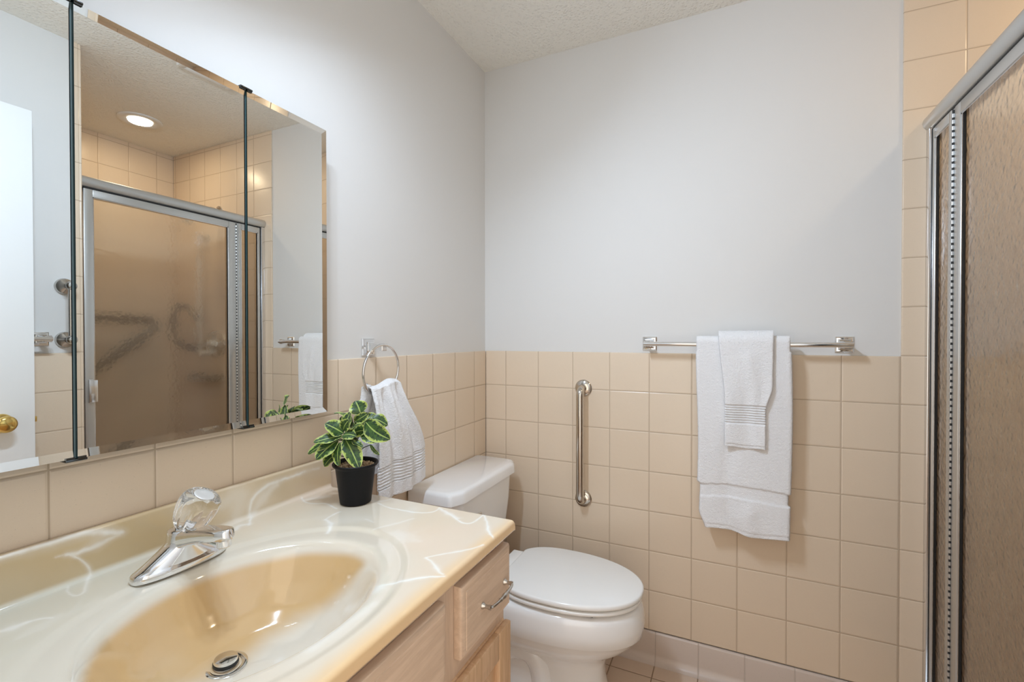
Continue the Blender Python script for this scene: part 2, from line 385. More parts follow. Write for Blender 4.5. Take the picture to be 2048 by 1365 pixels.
drawer(-1.137, -.934, True); drawer(-1.555, -1.187, False); drawer(-1.808, -1.605, True)
def cab_door(y0, y1, z0, z1):
    d = obj('door', slab(y0, y1, z0, z1, .008, .006), M_wood_door, va)
    s = .055; x0, x1 = XF+.005, XF+.0195
    g = G()
    for lo, hi in (((y0, z0), (y0+s, z1)), ((y1-s, z0), (y1, z1)), ((y0+s, z1-s), (y1-s, z1)), ((y0+s, z0), (y1-s, z0+s))):
        g.box((x0, lo[0], lo[1]), (x1, hi[0], hi[1]), .003, 3)
    obj('door_frame', g, M_wood_door, d)
    a = s+.012; R = [[(x, y0+i, z0+i), (x, y1-i, z0+i), (x, y1-i, z1-i), (x, y0+i, z1-i)] for i, x in ((a-.010, XF+.0058), (a, XF+.008), (a+.02, XF+.014), (a+.022, XF+.0175), (a+.024, XF+.0175))]
    obj('raised_panel', G().rings(R, True), M_wood_door, d, ang=25)
cab_door(-1.355, -.934, .115, .632); cab_door(-1.808, -1.385, .115, .632)

# ------------------------------------------------------------------ marble sink top
CX, CY, CA, CB = .322, -1.368, .168, .208
def smooth_interp(r):
    xs=[0,.2,.4,.55,.7,.82,.9,.96,1.0,1.04,1.1]; zs=[-.127,-.126,-.120,-.110,-.090,-.062,-.036,-.016,-.006,-.001,0]
    q = np.linspace(0, 1.4, 1401); b = np.interp(q, xs, zs); k = np.hanning(101); k /= k.sum()
    b = np.convolve(np.pad(b, 50, 'edge'), k, 'valid'); return np.interp(r, q, b)
def bowl_z(x, y):
    r = np.hypot((x-CX)/CA, (y-CY)/CB); ro = np.hypot((x-CX)/.205, (y-CY)/.268); s = np.clip((1.05-ro)/.09, 0, 1)
    return ZC+smooth_interp(r)-.0035*s*s*(3-2*s)
BS = .927; X1 = .568; Y1 = -.919; Y0 = YF+.001
prof = [(.001, .826), (.001, BS-.001)]                         # wall side
prof += [(.003, BS), (.012, BS)]+[(.012+.005*math.sin(a), BS-.005+.005*math.cos(a)) for a in np.linspace(.2, math.pi/2, 6)]
prof += [(.017+.002*k/26, BS-.006-(BS-.006-ZC-.010)*k/26) for k in range(1, 27)]
prof += [(.029-.010*math.cos(a), ZC+.010-.010*math.sin(a)) for a in np.linspace(.1, math.pi/2, 8)]
i0 = len(prof)
nx = 250; prof += [(x, None) for x in np.linspace(.0315, X1-.009, nx)]
i1 = len(prof)
prof += [(X1-.008+.008*math.sin(a), ZC-.008+.008*math.cos(a)) for a in np.linspace(.15, math.pi/2, 8)]
prof += [(X1, z) for z in np.linspace(ZC-.010, .826, 5)]+[(X1-.002, .8245)]
px = np.array([p[0] for p in prof]); pz = np.array([np.nan if p[1] is None else p[1] for p in prof])
ys = np.concatenate([np.linspace(Y0, Y1-.007, 430)])
zf = pz.copy()
VX, VY, VZ = [], [], []
flat = np.isnan(pz)
for y in ys:
    z = pz.copy(); z[flat] = bowl_z(px[flat], y); VX.append(px.copy()); VY.append(np.full(len(px), y)); VZ.append(z)
for a in np.linspace(.2, math.pi/2, 6):                        # rounded right-hand end
    z = pz.copy(); z[flat] = ZC; z = np.maximum(z-.007*(1-math.cos(a)), .8245); VX.append(px.copy()); VY.append(np.full(len(px), Y1-.007+.007*math.sin(a))); VZ.append(z)
VX.append(px.copy()); VY.append(np.full(len(px), Y1)); VZ.append(np.full(len(px), .8245))
VX, VY, VZ = np.array(VX), np.array(VY), np.array(VZ); nr, ncx = VX.shape
top = thing('marble_countertop', 'cream swirled cultured-marble countertop with oval basin and backsplash', 'sink countertop', (.28, -1.37, .825))
me = bpy.data.meshes.new('basin_slab'); vv = np.stack([VX, VY, VZ], -1).reshape(-1, 3)
idx = np.arange(nr*ncx).reshape(nr, ncx); q = np.stack([idx[:-1, :-1], idx[:-1, 1:], idx[1:, 1:], idx[1:, :-1]], -1).reshape(-1, 4)
me.from_pydata((vv-np.array([.28, -1.37, .825])).tolist(), [], q.tolist()); me.polygons.foreach_set('use_smooth', [True]*len(q))
me.materials.append(M_marble)
# pigment of the stone: cream ground, tan swirls, poured white veins traced in place; front-edge glow painted over it
def fbm(P, seed, sc):
    rs = np.random.RandomState(seed); out = np.zeros(len(P)); amp = 1
    for k in range(4):
        for j in range(3):
            d = rs.normal(size=3); d /= np.linalg.norm(d); out += amp*np.sin(P@d*sc*(1.9**k)+rs.rand()*6.28+1.3*np.sin(P@rs.normal(size=3)*sc*.6*(1.9**k)+rs.rand()*6))/3
        amp *= .55
    return out/1.6
x, y, z = vv.T; P = vv
sstep = lambda v, a, b: (lambda u: u*u*(3-2*u))(np.clip((v-a)/(b-a), 0, 1))
cream = np.array([.72, .615, .475]); pale = np.array([.655, .64, .545]); tan = np.array([.60, .385, .165]); white = np.array([.86, .85, .80]); edge_glow = np.array([.78, .53, .27]); drab = np.array([.55, .41, .225]); pink = np.array([.76, .60, .465])
n1, n2, n3 = fbm(P*np.array([1,.55,1]), 3, 11), fbm(P, 5, 13), fbm(P, 8, 7)
c = np.tile(cream, (len(P), 1))
def mixin(c, col, wt): return c*(1-wt[:, None])+col*wt[:, None]
c = mixin(c, pink, sstep(n3, -.1, .7)*.7*sstep(y, -1.45, -1.1))
c = mixin(c, pale, np.clip(sstep(y, -1.15, -1.45)*.75*sstep(x, .45, .30)+.35*sstep(n1, .1, .8), 0, .9))
r = np.hypot((x-CX)/CA, (y-CY)/CB)
c = mixin(c, pale*np.array([1.06, 1.0, 1.0]), sstep(r, 1.5, 1.1)*.6)
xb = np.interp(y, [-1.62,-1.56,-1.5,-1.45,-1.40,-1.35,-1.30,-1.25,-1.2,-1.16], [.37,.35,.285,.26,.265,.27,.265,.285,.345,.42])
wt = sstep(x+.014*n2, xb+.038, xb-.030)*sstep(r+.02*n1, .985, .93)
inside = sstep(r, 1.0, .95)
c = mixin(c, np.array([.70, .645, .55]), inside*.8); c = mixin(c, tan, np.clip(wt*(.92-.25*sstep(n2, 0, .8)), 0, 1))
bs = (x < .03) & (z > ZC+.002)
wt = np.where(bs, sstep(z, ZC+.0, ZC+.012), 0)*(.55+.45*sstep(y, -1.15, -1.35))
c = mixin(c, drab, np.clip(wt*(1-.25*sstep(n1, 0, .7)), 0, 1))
c = mixin(c, white*np.array([.97, .95, .92]), sstep(n2+.5*n1, .35, 1.1)*.5)
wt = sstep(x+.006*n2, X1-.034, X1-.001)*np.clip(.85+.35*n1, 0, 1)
c = mixin(c, edge_glow, wt*.9)  # translucent glow of the front edge, painted into the slab colour
VEINS = [([(0.2225, -0.9667, 0.8479), (0.2624, -0.9823, 0.8479), (0.2992, -0.979, 0.8479), (0.3423, -0.9802, 0.848), (0.3681, -0.9696, 0.8478), (0.3807, -0.9503, 0.8479), (0.3744, -0.9299, 0.8479)], 0.0022, 0.9), ([(0.3744, -0.9299, 0.8479), (0.4129, -0.9492, 0.848), (0.4366, -0.9639, 0.8478), (0.4615, -0.9816, 0.8479), (0.4839, -0.9851, 0.848), (0.4925, -0.9711, 0.8478), (0.493, -0.942, 0.8479), (0.4919, -0.9212, 0.848)], 0.0022, 0.95), ([(0.3821, -0.9358, 0.8479), (0.4051, -0.9483, 0.848), (0.4276, -0.9552, 0.8479), (0.4491, -0.967, 0.848)], 0.007, 0.7), ([(0.4939, -0.9247, 0.848), (0.5225, -0.9655, 0.848), (0.5532, -1.0113, 0.848), (0.5679, -1.0218, 0.848)], 0.003, 0.85), ([(0.4935, -1.15, 0.8479), (0.5105, -1.1276, 0.8479), (0.5341, -1.1047, 0.8478), (0.5548, -1.0801, 0.848), (0.5628, -1.0575, 0.848)], 0.0025, 0.7), ([(0.4935, -1.15, 0.8479), (0.5197, -1.1626, 0.8479), (0.5444, -1.1823, 0.8479), (0.5557, -1.187, 0.8479)], 0.003, 0.75), ([(0.4775, -1.2574, 0.8439), (0.4906, -1.2433, 0.8444), (0.5141, -1.2278, 0.8478), (0.5322, -1.2079, 0.848), (0.5615, -1.1917, 0.8479)], 0.0035, 0.8), ([(0.4833, -1.2576, 0.8442), (0.4764, -1.2719, 0.842), (0.432, -1.2453, 0.8024), (0.3809, -1.2304, 0.7655)], 0.016, 0.6), ([(0.187, -1.0971, 0.8479), (0.2175, -1.1071, 0.8478), (0.2397, -1.141, 0.8445)], 0.005, 0.8), ([(0.187, -1.0971, 0.8479), (0.1792, -1.0664, 0.8478), (0.181, -1.0482, 0.848)], 0.0025, 0.8), ([(0.3198, -1.0926, 0.8473), (0.3269, -1.0759, 0.8479), (0.3471, -1.0391, 0.848), (0.3597, -1.0084, 0.8479)], 0.004, 0.35), ([(0.265, -1.0566, 0.8479), (0.2942, -1.0638, 0.848)], 0.003, 0.4), ([(0.3817, -1.091, 0.8479), (0.427, -1.0976, 0.848)], 0.025, 0.3), ([(0.3252, -1.3225, 0.7188), (0.4971, -1.4286, 0.844), (0.4993, -1.3983, 0.8438), (0.4995, -1.3629, 0.8436), (0.5032, -1.3274, 0.8443), (0.5045, -1.3004, 0.8444)], 0.012, 0.35), ([(0.0204, -1.019, 0.848), (0.0595, -1.0404, 0.8479), (0.0845, -1.0382, 0.8479), (0.1077, -1.0219, 0.8479), (0.1373, -1.0309, 0.848), (0.1611, -1.0381, 0.848)], 0.0026, 0.8), ([(0.0466, -1.0231, 0.848), (0.0607, -1.0041, 0.8479), (0.0799, -0.9827, 0.8479)], 0.012, 0.5), ([(0.1929, -0.9666, 0.8479), (0.2272, -0.9506, 0.8479), (0.2337, -0.9277, 0.8479)], 0.0025, 0.5), ([(0.0615, -1.1891, 0.8478), (0.0242, -1.1563, 0.8478), (0.019, -1.1587, 0.8663), (0.019, -1.1461, 0.8902), (0.019, -1.1229, 0.902), (0.019, -1.0879, 0.9075), (0.019, -1.0448, 0.9067), (0.019, -0.9986, 0.9098), (0.019, -0.9591, 0.9076)], 0.004, 0.75), ([(0.0231, -1.1568, 0.8478), (0.019, -1.1361, 0.8705), (0.019, -1.1098, 0.886), (0.019, -1.0879, 0.8989)], 0.012, 0.4), ([(0.019, -1.2213, 0.9006), (0.019, -1.1896, 0.9038), (0.019, -1.1755, 0.8857), (0.019, -1.1899, 0.8588)], 0.026, 0.3), ([(0.0611, -1.2186, 0.8479), (0.0435, -1.1975, 0.8478), (0.0564, -1.1855, 0.8479)], 0.007, 0.7), ([(0.019, -1.552, 0.9273), (0.019, -1.5305, 0.9262), (0.019, -1.4918, 0.927), (0.019, -1.4492, 0.9257), (0.019, -1.4118, 0.9126), (0.019, -1.3979, 0.905)], 0.007, 0.75), ([(0.019, -1.402, 0.9018), (0.019, -1.4177, 0.9009), (0.019, -1.4329, 0.8977), (0.019, -1.4583, 0.8935), (0.019, -1.4755, 0.8982)], 0.0045, 0.65), ([(0.019, -1.4888, 0.9), (0.019, -1.4721, 0.8972), (0.019, -1.4584, 0.8846), (0.019, -1.446, 0.8656), (0.019, -1.4443, 0.8512), (0.0265, -1.4529, 0.8479), (0.0657, -1.4708, 0.8479), (0.0754, -1.4832, 0.8479), (0.0598, -1.4885, 0.848), (0.0433, -1.4853, 0.8478), (0.0249, -1.4765, 0.8478)], 0.002, 0.65), ([(0.0876, -1.5738, 0.8479), (0.0943, -1.5628, 0.8479), (0.0945, -1.5493, 0.8479)], 0.007, 0.8), ([(0.0945, -1.5493, 0.8479), (0.099, -1.5367, 0.8479), (0.1129, -1.5287, 0.848)], 0.0025, 0.7), ([(0.1307, -1.5681, 0.848), (0.1238, -1.5455, 0.8478), (0.1158, -1.5254, 0.8479)], 0.012, 0.25)]
wob = np.stack([fbm(P, 11, 130), fbm(P, 12, 130), fbm(P, 13, 130)], -1)*.0011
for pts, wd, st in VEINS:
    pts = np.array(pts); wd = wd*1.35
    # smooth the polyline
    for _ in range(2):
        if len(pts) > 2:
            a = pts[:-1]*.75+pts[1:]*.25; b = pts[:-1]*.25+pts[1:]*.75
            pts = np.concatenate([pts[:1], np.stack([a, b], 1).reshape(-1, 3)[1:-1], pts[-1:]])
    lo, hi = pts.min(0)-wd*2.5-.004, pts.max(0)+wd*2.5+.004
    s = np.where(np.all((P > lo) & (P < hi), 1))[0]
    if len(s) == 0: continue
    Q = P[s]+wob[s]*(1+wd*180); best = np.full(len(s), 9.)
    for i in range(len(pts)-1):
        d = pts[i+1]-pts[i]; L = d@d+1e-12; tt = np.clip(((Q-pts[i])@d)/L, 0, 1)
        taper = 1-.45*abs((i+tt)/(len(pts)-1)*2-1)
        best = np.minimum(best, np.linalg.norm(Q-(pts[i]+tt[:, None]*d), axis=1)/taper)
    k = np.zeros(len(P)); k[s] = (sstep(best, wd*1.25, wd*.1)*.72+sstep(best, wd*3.0, 0)*.3)*st
    c = mixin(c, white, k)
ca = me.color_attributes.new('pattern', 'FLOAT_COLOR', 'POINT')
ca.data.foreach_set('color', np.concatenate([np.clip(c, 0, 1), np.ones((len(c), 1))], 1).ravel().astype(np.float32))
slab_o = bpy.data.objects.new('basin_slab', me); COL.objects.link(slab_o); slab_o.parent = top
# drain
DXc, DYc = .262, -1.372; DZ = float(bowl_z(np.array([DXc]), np.array([DYc]))[0])
g = G().rev([(.031, -.004), (.031, .0015), (.028, .0028), (.023, .0015), (.019, -.006), (.018, -.03)], (DXc, DYc, DZ), (0.10, 0, 1), 48, (False, False))
obj('drain_flange', g, M_chrome, top)
g = G().rev([(0, -.012), (.008, -.012), (.008, -.004), (.0175, -.003), (.0175, .006), (.0165, .0085), (.012, .0095), (0, .010)], (DXc, DYc, DZ+.004), (.04, 0, 1), 48, (False, False))
st = obj('drain_stopper', g, M_chrome, top)
obj('stopper_gasket', G().rev([(.0178, 0), (.0185, .001), (.0185, .005), (.0178, .006)], (DXc, DYc, DZ+.0025), (.04, 0, 1), 48, (False, False)), M_black, st)
obj('drain_throat', G().rev([(0, -.012), (.0195, -.012)], (DXc, DYc, DZ), n=32, cap=(False, False)), M_black, top)

# ------------------------------------------------------------------ faucet
FX, FY = .115, -1.355
fa = thing('faucet', 'single-lever chrome bathroom faucet with clear acrylic knob behind the basin', 'faucet', (FX, FY, ZC))
def sup(cx, cy, z, ax, ay, n=48, e=2.4):
    return [(cx+ax*math.copysign(abs(math.cos(a))**(2/e), math.cos(a)), cy+ay*math.copysign(abs(math.sin(a))**(2/e), math.sin(a)), z) for a in [2*math.pi*i/n for i in range(n)]]
# base: long deck plate whose wings slope up into the centre column
def base_rings():
    rs = []
    for z, ax, ay in ((ZC+.0005,.0265,.0775),(ZC+.004,.0272,.078),(ZC+.010,.0272,.078),(ZC+.013,.0255,.0755)): rs.append(sup(FX, FY, z, ax, ay))
    for k in range(1, 9):
        t = k/8; z = ZC+.013+.030*t; rs.append(sup(FX+.002*t, FY, z, .0255-.0035*t, .0755-.049*t**.85, e=2.4-.3*t))
    for z, ax, ay in ((ZC+.050,.0215,.0245),(ZC+.060,.0215,.0235),(ZC+.066,.0205,.0225),(ZC+.068,.018,.020)): rs.append(sup(FX+.004, FY, z, ax, ay, e=2.1))
    return rs
obj('body', G().rings(base_rings()), M_chrome, fa, ang=70)
# spout: flat oval section leaving the column and rising slightly
def spout():
    rs = []; n = 32
    P0 = Vector((FX-.004, FY, ZC+.046)); P1 = Vector((FX+.118, FY+.012, ZC+.071)); D = (P1-P0); Dn = D.normalized(); S = Vector((0,0,1)).cross(Dn).normalized(); U = Dn.cross(S)
    for t in [i/20 for i in range(16)]+[.80,.84,.87,.90,.925,.95,.97,.985,.995,1.]:
        wd = .0225-.006*t; h = .0165*(1-t)+.0085*t
        if t > .84: q_ = (t-.84)/.16; wd *= max(.12, math.sqrt(max(0, 1-q_*q_)))
        c = P0+D*t+U*(.006*math.sin(t*math.pi)*.6)
        rs.append([c+S*wd*math.copysign(abs(math.cos(a))**.55, math.cos(a))+U*h*math.copysign(abs(math.sin(a))**.5, math.sin(a)) for a in [2*math.pi*i/n for i in range(n)]])
    return rs, P1, Dn
rs, tip, dn = spout()
obj('spout', G().rings(rs), M_chrome, fa, ang=60)
obj('aerator', G().rev([(.0, 0), (.0105, 0), (.0115, .001), (.0115, .011), (.0095, .013), (.0095, .020)], tuple(tip-dn*.016+Vector((0,0,-.020))), (-.1, 0, 1), 32, (False, False)), M_chrome, fa)
axk = Vector((.50, .22, 1)).normalized(); kb = Vector((FX+.008, FY+.002, ZC+.062))
obj('knob_stem', G().rev([(.020, -.012), (.0195, .002), (.0165, .006), (.0125, .009), (.0075, .010), (.0065, .026), (.005, .028), (0, .028)], tuple(kb), tuple(axk), 32, (False, False)), M_chrome, fa)
fl = lambda a, h: .09*(abs(math.cos(6*a))-.6)*math.sin(min(1, max(0, (h-.012)/.05))*math.pi)
kp = [(.0, .0105), (.018, .0105), (.0235, .012), (.0270, .018), (.0300, .030), (.0325, .046), (.0330, .058), (.0310, .066), (.0260, .0715), (.0200, .0730), (.0170, .0730), (.0160, .0715), (0, .0705)]
kn = obj('knob', G().rev(kp, tuple(kb), tuple(axk), 96, (False, False), flute=fl), M_acryl, fa, ang=60); kn['label'] = 'fluted clear acrylic knob'
M_capm = mat('knob_cap_metal', (.88, .88, .87), .32, .7)
obj('knob_cap', G().rev([(0, .0708), (.0160, .0710), (.0165, .0735), (.014, .0745), (.006, .0735), (0, .0732)], tuple(kb), tuple(axk), 32, (False, False)), M_capm, fa)

# ------------------------------------------------------------------ potted plant
PX, PY = .168, -.985; random.seed(21)
pp = thing('potted_plant', 'small variegated rubber plant in a black plastic pot on the countertop', 'potted plant', (PX, PY, ZC))
prof = [(0, .001), (.034, .001), (.0368, .003), (.0372, .006), (.0470, .0865), (.0490, .0900), (.0525, .0920), (.0542, .0945), (.0542, .0975), (.0525, .0990), (.0500, .0980), (.0465, .0900), (.045, .078), (0, .078)]
obj('pot', G().rev(prof, (PX, PY, ZC), n=56, cap=(False, False)), M_pot, pp, ang=35)
g = G(); g.rev([(0, .0885), (.0462, .0880)], (PX, PY, ZC), n=40, cap=(False, False))
for i in range(420):
    a = random.random()*6.283; r = .043*math.sqrt(random.random()); s = random.uniform(.0018, .0036)
    bm = bmesh.new(); bmesh.ops.create_icosphere(bm, subdivisions=1, radius=1)
    rot = Matrix.Rotation(random.random()*6, 3, Vector((random.random(), random.random(), random.random())).normalized())
    for q in bm.verts: q.co = rot@Vector((q.co.x*s, q.co.y*s*random.uniform(.6, 1), q.co.z*s*.7))+Vector((PX+r*math.cos(a), PY+r*math.sin(a), ZC+.0890+random.random()*.003))
    g.add([q.co for q in bm.verts], [[x.index for x in f.verts] for f in bm.faces]); bm.free()
gr = obj('gravel', g, M_gravel, pp, smooth=False); gr['kind'] = 'stuff'
SX, SY = PX-.004, PY
node = lambda h: Vector((SX+.006*math.sin(h*30), SY+.003*math.sin(h*22), ZC+.088+h*.70))
g = G().tube([node(h) for h in np.linspace(-.01, .135, 12)], lambda t: .0032-.0014*t, 10)
lg = G(); LUV = []
# camera-right and towards-camera directions in plan
Rv = Vector((math.cos(YAW), -math.sin(YAW), 0)); Fv = Vector((-math.sin(YAW), -math.cos(YAW), 0))
def leaf_(base, tip, W, tilt=0., droop=.12, cup=.16, obo=1.0):
    """leaf from base to tip; uv.x = -1..1 across, uv.y = 0..1 along"""
    nu, nv = 10, 16; base, tip = Vector(base), Vector(tip); D = tip-base; L = D.length; D.normalize()
    N0 = Fv*.75+Vector((0,0,1))*.60+Rv*random.uniform(-.3, .3); N = (N0-D*N0.dot(D)).normalized(); S = D.cross(N)
    S = Matrix.Rotation(tilt+random.uniform(-.25, .25), 3, D)@S; N = S.cross(D)
    v, f, u = [], [], []; wp = random.random()*6; bend = random.uniform(-.06, .06)
    for j in range(nv+1):
        t = j/nv; wd = W*.5*(math.sin(math.pi*t**obo)**.62 if 0 < t < 1 else 0)+.0005
        c = base+D*L*t+N*droop*L*math.sin(math.pi*t)*.55+S*bend*L*math.sin(math.pi*t)
        for i in range(nu+1):
            s_ = -1+2*i/nu; v.append(c+S*wd*s_+N*(cup*wd*abs(s_)**1.5+.0016*math.sin(t*11+wp+s_*2)*abs(s_))); u.append((s_, t))
    for j in range(nv):
        for i in range(nu):
            a = j*(nu+1)+i; f.append((a, a+1, a+nu+2, a+nu+1))
    lg.add(v, f); LUV.extend(u)
    hb = min(.12, max(-.005, (base.z-.018-(ZC+.088))/.70))
    g.tube([tuple(node(hb)), tuple(node(hb).lerp(base, .55)+Vector((0,0,.002))), tuple(base+D*L*.03)], .0012, 8)
PC = Vector((PX, PY, ZC+.094))
def pp_(dx, dz, fr): return PC+Rv*(dx/4080)+Vector((0,0,1))*((dz+fr*900)/4020)+Fv*fr
LEAVES = [ # base (right, up), tip, depths towards the viewer, width; drawn over the pot centre
 (110,420, 380,240, .010,.030, 165, .3, .9), (80,300, 245,215, .012,.030, 100, -.2, 1.), (130,455, 300,380, -.010,-.020, 120, .2, 1.),
 (-120,265, -430,100, .012,.025, 125, .3, .95), (-140,240, -318,50, .020,.045, 140, .2, .95), (-115,215, -95,-8, .026,.048, 110, .1, .95),
 (-75,255, 95,-35, .022,.045, 150, -.2, .95), (-105,300, -270,395, .008,.020, 170, .2, .85), (-105,275, -348,212, .018,.040, 105, .3, .95),
 (48,495, -15,625, -.004,-.012, 155, .0, .85), (-45,450, -258,505, -.010,-.030, 60, .6, 1.), (-85,310, -45,520, .004,.0, 115, .0, .9),
 (-80,300, 120,400, .014,.022, 80, -.5, 1.), (0,420, 135,500, .002,.004, 80, .3, 1.), (95,450, 195,470, -.008,-.020, 85, .2, .9),
 (-95,280, 70,270, .022,.044, 100, .0, .95), (-175,90, -265,-20, .018,.030, 115, .3, .9), (135,190, 228,85, -.010,-.010, 32, .4, 1.),
 (-5,230, 115,165, .020,.030, 66, -.3, .9), (-175,250, -358,270, -.006,-.020, 90, .4, 1.), (-100,330, -20,430, .016,.030, 100, .2, .85),
 (-20,300, 150,330, .006,.015, 110, .2, .9), (-60,360, -190,470, -.012,-.030, 110, .2, .9), (0,380, 40,520, -.012,-.030, 110, .1, .9)]
for x0_, z0_, x1_, z1_, f0_, f1_, W, ti, ob in LEAVES: leaf_(pp_(x0_, z0_, f0_), pp_(x1_, z1_, f1_), W/3500, ti, obo=ob)
# leaves on the side facing the mirror
for dx, dz, fr, W in ((-.045, .105, -.062, .024), (.000, .118, -.068, .040), (.030, .085, -.070, .040), (-.040, .060, -.070, .040), (.055, .065, -.045, .036)):
    leaf_(PC+Rv*dx*.15+Vector((0,0,.055+dz*.2))+Fv*fr*.15, PC+Rv*dx+Vector((0,0,dz))+Fv*fr, W, 1.2)
# foliage: loose pieces of one growth
fo = obj('foliage', lg, M_leaf, pp)
ul = fo.data.uv_layers.new(name='UVMap')
lu = np.zeros(len(fo.data.loops), dtype=np.int32); fo.data.loops.foreach_get('vertex_index', lu)
ul.data.foreach_set('uv', np.array(LUV, dtype=np.float32)[lu].ravel())
obj('stem', g, M_stem, pp)

# ------------------------------------------------------------------ toilet
TY = -.325
to = thing('toilet', 'white two-piece toilet with closed lid beside the vanity', 'toilet', (.38, TY, 0))
def rrect(x0, x1, hy, ch, z, cham=True, n=5):
    """tank outline: straight back, clipped and softened front corners"""
    r = .014; pts = []
    raw = [(x0, -hy), (x0, hy), (x1-ch*.45, hy-.004), (x1, hy-ch), (x1, -hy+ch), (x1-ch*.45, -hy+.004)]
    for i, p in enumerate(raw):
        a = Vector(raw[i-1]); b = Vector(p); c_ = Vector(raw[(i+1) % len(raw)])
        d0 = (a-b).normalized(); d1 = (c_-b).normalized(); k = min(r, (a-b).length*.4, (c_-b).length*.4)
        A, B = b+d0*k, b+d1*k
        for j in range(n+1):
            t = j/n; q = A*(1-t)**2+b*2*t*(1-t)+B*t*t; pts.append((q.x, TY+q.y, z))
    return pts
obj('tank', G().rings([rrect(.012, .150, .195, .045, .385), rrect(.010, .165, .215, .05, .41), rrect(.008, .184, .235, .055, .60), rrect(.006, .188, .238, .055, .694)]), M_porc, to, ang=50)
lid = [(.694,-.004,0),(.696,.002,.0),(.698,.006,.0),(.726,.004,.0),(.733,.0,.0),(.737,-.006,.0),(.739,-.014,.0)]
obj('tank_lid', G().rings([rrect(.006, .196+d, .250+d, .055, z) for z, d, _ in lid]), M_porc, to, ang=60)
obj('flush_lever', G().rev([(.0,0),(.012,0),(.012,.006),(.007,.010),(.007,.018)], (.188, TY-.165, .64), (1,0,0), 20, (False, True)).tube([(.204, TY-.165, .64), (.207, TY-.13, .637), (.206, TY-.095, .632)], .005, 12), M_chrome, to)
def egg(z, x0, x1, hw, n=72, back=.12, e=2.25):
    """elongated outline: x0 rear, x1 tip, widest part rear of centre"""
    cx = x0+(x1-x0)*.42; pts = []
    for i in range(n):
        a = 2*math.pi*i/n; ca, sa = math.cos(a), math.sin(a)
        ax = (x1-cx) if ca > 0 else (cx-x0); ee = e if ca > 0 else 2.7
        pts.append((cx+ax*math.copysign(abs(ca)**(2/ee), ca), TY+hw*math.copysign(abs(sa)**(2/ee), sa), z))
    return pts
# bowl and pedestal in one glazed piece
S_ = [ (0,.175,.655,.118,3.),(.012,.175,.655,.118,3.),(.02,.180,.648,.113,3.),(.06,.19,.632,.104,3.),(.12,.20,.622,.098,2.8),(.17,.20,.625,.100,2.6),(.20,.195,.64,.112,2.4),(.225,.185,.672,.135,2.3),(.25,.17,.705,.158,2.25),
  (.275,.155,.730,.172,2.2),(.29,.15,.742,.179,2.2),(.296,.15,.748,.183,2.2),(.33,.145,.752,.186,2.2),(.365,.145,.748,.184,2.2),(.380,.145,.743,.180,2.2),(.387,.147,.734,.172,2.2),(.390,.16,.715,.155,2.2)]
g = G().rings([egg(z, a, b, h, e=e) for z, a, b, h, e in S_])
obj('bowl', g, M_porc, to, ang=60)
# trapway bulge on each flank
g = G()
for s in (-1, 1):
    P_ = [(.20, TY+s*.070, .035), (.22, TY+s*.078, .10), (.27, TY+s*.083, .165), (.34, TY+s*.080, .20), (.40, TY+s*.076, .19), (.43, TY+s*.070, .13), (.43, TY+s*.066, .04)]
    P_ = [Vector(q) for q in P_]; pts = []
    for i in range(len(P_)-1):
        p0, p1, p2, p3 = P_[max(i-1, 0)], P_[i], P_[i+1], P_[min(i+2, len(P_)-1)]
        for k in range(8):
            t_ = k/8; pts.append(.5*((2*p1)+(p2-p0)*t_+(2*p0-5*p1+4*p2-p3)*t_*t_+(3*p1-p0-3*p2+p3)*t_**3))
    g.tube(pts, .045, 24)
obj('trapway', g, M_porc, to)
def plate(zs, x0, x1, hw, ins): return G().rings([egg(z, x0+i, x1-i, hw-i, e=2.15) for z, i in zip(zs, ins)])
obj('seat', plate((.397,.399,.402,.407,.410,.4115), .262, .743, .1785, (.008,.002,0,0,.0015,.006)), M_seat, to, ang=60)
def lidpts(z, i):
    pts = egg(z, .262+i, .748-i, .181-i, e=2.15)
    # squared rear with a narrower hinge tab
    out = []
    for x_, y_, z_ in pts:
        out.append((max(x_, .285+i), y_, z_))
    return out
obj('seat_lid', G().rings([lidpts(z, i) for z, i in zip((.4175,.4185,.421,.430,.4335,.435), (.006,.0015,0,0,.003,.008))]), M_seat, to, ang=60)
obj('hinge_block', G().box((.245, TY-.095, .392), (.292, TY+.095, .4335), .006, 3), M_seat, to)
for s in (-1, 1):
    for xx in (.42, .60): obj('seat_bumper', G().box((xx, TY+s*.13-.01, .3915), (xx+.02, TY+s*.13+.01, .3985)), M_black, to)
    obj('bolt_cap', G().rev([(.0,.018),(.006,.017),(.011,.011),(.012,0)], (.30, TY+s*.100, .02), n=20, cap=(False, False)), M_porc, to)

# ------------------------------------------------------------------ towel ring and its towel
RY, RZ, RX = -.762, 1.153, .058
tr = thing('towel_ring', 'chrome towel ring on the wall between mirror and toilet', 'towel ring', (0, RY+.012, 1.215))
def sq_mount(g, c, ax, u, s=.026, arm=.05, post=.010):
    """stepped square wall plate with a square post, along ax from the wall"""
    c, ax, u = Vector(c), Vector(ax), Vector(u); w_ = ax.cross(u); rs = []
    for h, k in ((0, s), (.004, s), (.006, s-.003), (.009, s-.004), (.010, s-.008), (.013, s-.010), (.014, s-.013), (.018, post+.002), (.022, post), (arm, post), (arm+.003, post+.003), (arm+.014, post+.003), (arm+.016, post+.001)):
        rs.append([c+ax*h+u*k*a+w_*k*b for a, b in ((1,1),(-1,1),(-1,-1),(1,-1))])
    g.rings(rs); return g
obj('wall_mount', sq_mount(G(), (-.008, RY+.012, 1.222), (1,0,0), (0,1,0), .026, .052, .008), M_chrome, tr, ang=20)
pts = []
for i in range(73):
    a = 2*math.pi*i/72; pts.append((RX+.006*math.cos(a), RY+.0765*math.sin(a), RZ+.0765*math.cos(a)))
